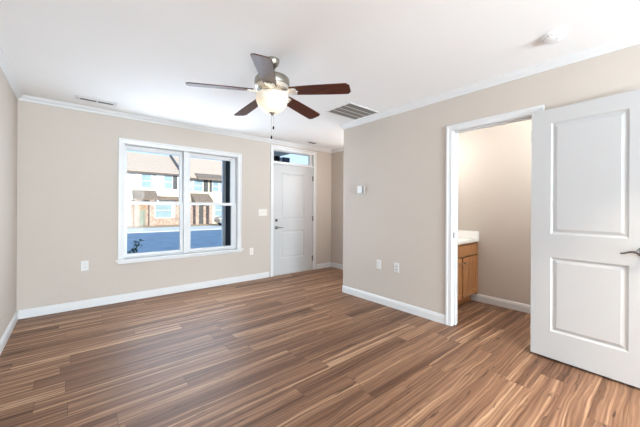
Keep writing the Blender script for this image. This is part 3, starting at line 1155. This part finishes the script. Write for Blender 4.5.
def roof_slab(parent, name, x0, x1, y0, z0, y1, z1, t, m_):
    m = MB()
    m.prism([(y0, z0), (y1, z1), (y1, z1 - t), (y0, z0 - t)], 'x', x0, x1)
    return m.build(name, m_, parent)


ha = thing('townhouse', 'white sided townhouse with tan roof and wreathed door across the street', 'townhouse', (5, FYH, G), group='townhouses across the street')
mb = MB()
mb.box(-6, 9.85, FYH, FYH + 10, G, 5.30)
mb.build('wall', SIDING, ha)
roof_slab(ha, 'roof', -6.3, 9.85, FYH - 0.45, 5.30, FYH + 5.0, 8.12, 0.12, SHING)
roof_slab(ha, 'roof', -6.3, 9.85, FYH + 10.45, 5.30, FYH + 5.0, 8.12, 0.12, SHING)
mb = MB()
mb.box(-6.3, 9.85, FYH - 0.58, FYH - 0.45, 5.08, 5.24)
mb.build('gutter', GUTTER, ha)
roof_slab(ha, 'party_wall_cap', 9.72, 9.98, FYH - 0.48, 5.52, FYH + 5.0, 8.32, 0.3, SHUT)
house_window(ha, 8.02, 8.88, 3.52, 4.98, (7.45, 7.85, SIDING), (8.98, 9.45, SHUT))
house_window(ha, 5.75, 6.70, 3.55, 4.98, None, (6.82, 7.20, SHUT2))
mb = MB()
mb.box(7.55, 9.85, FYH - 0.10, FYH, 2.45, 3.38)
mb.build('cream_band', CREAM, ha)
roof_slab(ha, 'porch_roof', 4.78, 7.15, FYH - 1.8, 2.20, FYH, 3.20, 0.12, SHING2)
roof_slab(ha, 'porch_roof', 7.4, 9.85, FYH - 0.7, 2.25, FYH, 2.62, 0.10, SHING2)
for xa, xb in ((4.85, 5.30), (6.25, 6.72)):
    mb = MB()
    mb.box(xa, xb, FYH - 1.75, FYH - 1.35, G, 2.10)
    mb.build('stone_column', STONE, ha, bevel=0.02)
mb = MB()
mb.box(4.7, 6.9, FYH - 0.12, FYH, G, 2.15)
mb.build('stone_facing', STONE, ha)
mb = MB()
mb.box(5.50, 6.12, FYH - 0.17, FYH - 0.12, G, 1.72)
mb.build('door', HDOOR, ha, bevel=0.02)
house_window(ha, 7.15, 8.85, 0.10, 1.75)
mb = MB()
mb.box(9.25, 9.80, FYH - 0.3, FYH, G, 2.2)
mb.build('stone_pillar', STONE, ha, bevel=0.02)
mb = MB()
mb.box(6.9, 9.3, FYH - 0.25, FYH, G, 0.02)
mb.build('stone_base', STONE, ha)
wr = thing('wreath', 'small orange and green wreath on the townhouse door', 'wreath', (5.80, FYH - 0.19, 1.30))
mb = MB()
mb.tube([(5.80 + 0.24 * cos(2 * pi * i / 20), FYH - 0.25, 1.30 + 0.24 * sin(2 * pi * i / 20)) for i in range(21)], 0.075, 8)
mb.build('ring', mat('autumn_wreath', (0.55, 0.24, 0.06), 0.8, var=0.5, scale=9), wr)

hb = thing('townhouse', 'cream and stone townhouse behind the parked car across the street', 'townhouse', (15, FYH, G), group='townhouses across the street')
mb = MB()
mb.box(9.95, 26, FYH, FYH + 10, G, 4.95)
mb.build('wall', CREAM, hb)
roof_slab(hb, 'roof', 9.98, 26.3, FYH - 0.45, 4.98, FYH + 5.0, 8.25, 0.12, SHING)
roof_slab(hb, 'roof', 9.98, 26.3, FYH + 10.45, 4.98, FYH + 5.0, 8.25, 0.12, SHING)
mb = MB()
mb.box(9.98, 26.3, FYH - 0.58, FYH - 0.45, 4.74, 4.92)
mb.build('gutter', GUTTER, hb)
roof_slab(hb, 'eave_shade_slab', 11.6, 15.0, FYH - 0.9, 4.95, FYH + 0.6, 5.65, 0.2, SHING2)  # dark slab shaped to stand in for the shadow by the lower eaves
house_window(hb, 11.35, 12.42, 3.36, 4.72, (10.62, 11.2, SHUT2), (12.55, 13.1, SHUT))
house_window(hb, 13.68, 14.5, 3.36, 4.72, (13.3, 13.6, SHUT), (14.6, 15.0, SHUT2))
roof_slab(hb, 'porch_roof', 10.95, 13.2, FYH - 1.8, 2.05, FYH, 3.05, 0.12, SHING2)
roof_slab(hb, 'porch_roof', 15.6, 18.5, FYH - 1.8, 2.05, FYH, 3.05, 0.12, SHING2)
mb = MB()
mb.box(9.98, 13.2, FYH - 0.12, FYH, G, 2.0)
mb.build('stone_facing', STONE, hb)
for xa in (11.1, 12.7):
    mb = MB()
    mb.box(xa, xa + 0.36, FYH - 1.75, FYH - 1.4, G, 1.95)
    mb.build('stone_column', STONE, hb, bevel=0.02)
mb = MB()
mb.box(11.75, 12.50, FYH - 0.17, FYH - 0.12, G, 1.62)
mb.build('door', SHUT, hb, bevel=0.02)
house_window(hb, 14.0, 15.4, 0.2, 1.7)

# parked car, its nose showing in the right pane
car = thing('car', 'beige sport utility car parked in front of the stone townhouse', 'car', (14.2, 31.8, G + 0.03))
CP = mat('beige_car_paint', (0.34, 0.31, 0.26), 0.3, var=0.04, coat=0.6)
CG = mat('car_glass', (0.03, 0.04, 0.05), 0.08, var=0.1)
TYRE = mat('tyre_rubber', (0.02, 0.02, 0.02), 0.8, var=0.2)
cz = G + 0.03
body = [(11.95, 0.45), (11.92, 0.80), (12.05, 1.02), (12.9, 1.14), (13.35, 1.18), (13.95, 1.68), (15.6, 1.74), (16.3, 1.60), (16.6, 1.10), (16.62, 0.5), (16.4, 0.36), (12.2, 0.34)]
mb = MB()
mb.prism([(x, z + cz) for x, z in body], 'y', 30.9, 32.7)
mb.build('body', CP, car, bevel=0.09, bseg=3)
mb = MB()
mb.prism([(x, z + cz) for x, z in ((13.55, 1.20), (14.02, 1.60), (15.55, 1.65), (16.1, 1.54), (16.25, 1.2))], 'y', 30.885, 30.90)
mb.build('side_window', CG, car)
mb = MB()
mb.prism([(x, z + cz) for x, z in ((13.55, 1.20), (14.02, 1.60), (15.55, 1.65), (16.1, 1.54), (16.25, 1.2))], 'y', 32.70, 32.715)
mb.build('side_window', CG, car)
mb = MB()
mb.face([(13.36, 31.05, 1.20 + cz), (13.36, 32.55, 1.20 + cz), (13.90, 32.45, 1.67 + cz), (13.90, 31.15, 1.67 + cz)])
ws = mb.build('windscreen', CG, car)
ws.modifiers.new('thick', 'SOLIDIFY').thickness = 0.02
for wx in (12.75, 15.75):
    for wy in (30.98, 32.62):
        mb = MB()
        mb.lathe([(0.0, -0.11), (0.30, -0.11), (0.345, -0.08), (0.345, 0.08), (0.30, 0.11), (0.0, 0.11)], (wx, wy, cz + 0.345), 28, Matrix.Rotation(R_(90), 4, 'X'))
        wh = mb.build('wheel', TYRE, car, smooth='auto')
        mb = MB()
        mb.lathe([(0.0, -0.125), (0.19, -0.118), (0.20, 0.118), (0.0, 0.125)], (wx, wy, cz + 0.345), 20, Matrix.Rotation(R_(90), 4, 'X'))
        mb.build('hub', CHROME, wh)
for wy in (31.1, 32.5):
    mb = MB()
    mb.obox(Matrix.Translation((11.96, wy, cz + 0.88)), 0.08, 0.28, 0.14)
    mb.build('headlight', mat('headlight_glass_%d' % int(wy * 10), (0.8, 0.8, 0.8), 0.1, var=0.05), car, bevel=0.02)

# porch in front of the door
mb = MB()
mb.box(2.30, 4.6, D + 0.16, 7.4, -0.22, -0.10)
struct(mb, 'porch_floor', CONC, 'concrete porch slab outside the front door', 'porch')
mb = MB()
mb.box(2.25, 4.10, D + 0.16, 7.4, 2.585, 2.72)
struct(mb, 'porch_ceiling', mat('porch_soffit', (0.42, 0.40, 0.37), 0.8, var=0.04), 'grey porch ceiling seen through the transom', 'porch ceiling')
mb = MB()
mb.box(2.325, 2.397, 5.86, 5.93, -0.10, 2.585)
tag(mb.build('porch_post', WHITEP, bevel=0.005), 'slim white porch post outside the right window pane', 'post')
ps = thing('privacy_screen', 'black board privacy screen beside the white porch post', 'privacy screen', (2.38, 5.4, -0.10))
mb = MB()
for i in range(9):
    ya = 4.80 + i * 0.116
    mb.box(2.375, 2.395, ya, ya + 0.113, -0.08, 2.50)
mb.build('boards', BLACK, ps, bevel=0.003)
mb = MB()
for za, zb, xa in ((2.50, 2.56, 2.365), (1.28, 1.36, 2.395), (-0.10, -0.08, 2.365)):
    mb = MB()
    mb.box(xa, 2.41, 4.78, 5.855, za, zb)
    mb.build('rail', BLACK, ps)
pl = thing('porch_light', 'dark box lantern hanging outside the transom window', 'porch light', (4.05, 6.6, 2.585))
mb = MB()
mb.box(3.98, 4.09, 6.50, 6.70, 2.46, 2.585)
mb.build('bracket', BLACK, pl, bevel=0.01)
mb = MB()
mb.box(4.09, 4.19, 6.53, 6.67, 2.475, 2.565)
mb.build('lens', mat('grey_lens', (0.35, 0.37, 0.40), 0.3, var=0.05), pl)
mb = MB()
mb.box(4.19, 4.40, 6.50, 6.70, 2.455, 2.58)
mb.build('housing', mat('navy_metal', (0.03, 0.045, 0.08), 0.4, var=0.1), pl, bevel=0.01)

# shrub below the left pane
sh = thing('shrub', 'dark green leafy shrub at the lower left of the window', 'shrub', (0.42, 6.0, G))
ST = mat('shrub_stem', (0.07, 0.05, 0.03), 0.9, var=0.2)
LF = mat('shrub_leaf', (0.035, 0.075, 0.03), 0.6, var=0.4, scale=12)
tips = []
mb = MB()
for i in range(16):
    a = random.uniform(0, 2 * pi)
    r = random.uniform(0.15, 0.42)
    zt = random.uniform(0.25, 0.66)
    if i < 4:
        a, r, zt = (-0.45 + 0.25 * i), (0.36 + 0.035 * i), (0.46, 0.60, 0.66, 0.52)[i]
    p0 = Vector((0.42, 6.0, G))
    p2 = Vector((0.42 + r * cos(a), 6.0 + r * sin(a), zt))
    p1 = (p0 + p2) / 2 + Vector((-0.05 * cos(a), -0.05 * sin(a), 0.1))
    mb.tube([p0, p1, p2], [0.012, 0.008, 0.003], 6)
    for t in [0.35 + 0.65 * k / 8 for k in range(9)]:
        q = p0 * (1 - t) ** 2 + p1 * 2 * t * (1 - t) + p2 * t * t
        tips.append(q)
mb.build('stems', ST, sh)
mb = MB()
for q in tips:
    for _ in range(4):
        c = q + Vector((random.gauss(0, 0.035), random.gauss(0, 0.035), random.gauss(0, 0.03)))
        M = Matrix.Translation(c) @ Matrix.Rotation(random.uniform(0, 2 * pi), 4, 'Z') @ Matrix.Rotation(random.uniform(-0.9, 0.9), 4, 'Y') @ Matrix.Rotation(random.uniform(-0.6, 0.6), 4, 'X')
        s = random.uniform(0.030, 0.048)
        pts = [(-s, 0, 0), (-s * .3, -s * .42, 0.003), (s * .4, -s * .38, 0.003), (s, 0, -0.004), (s * .4, s * .38, 0.003), (-s * .3, s * .42, 0.003)]
        mb.face([M @ Vector(p) for p in pts])
mb.build('foliage', LF, sh)
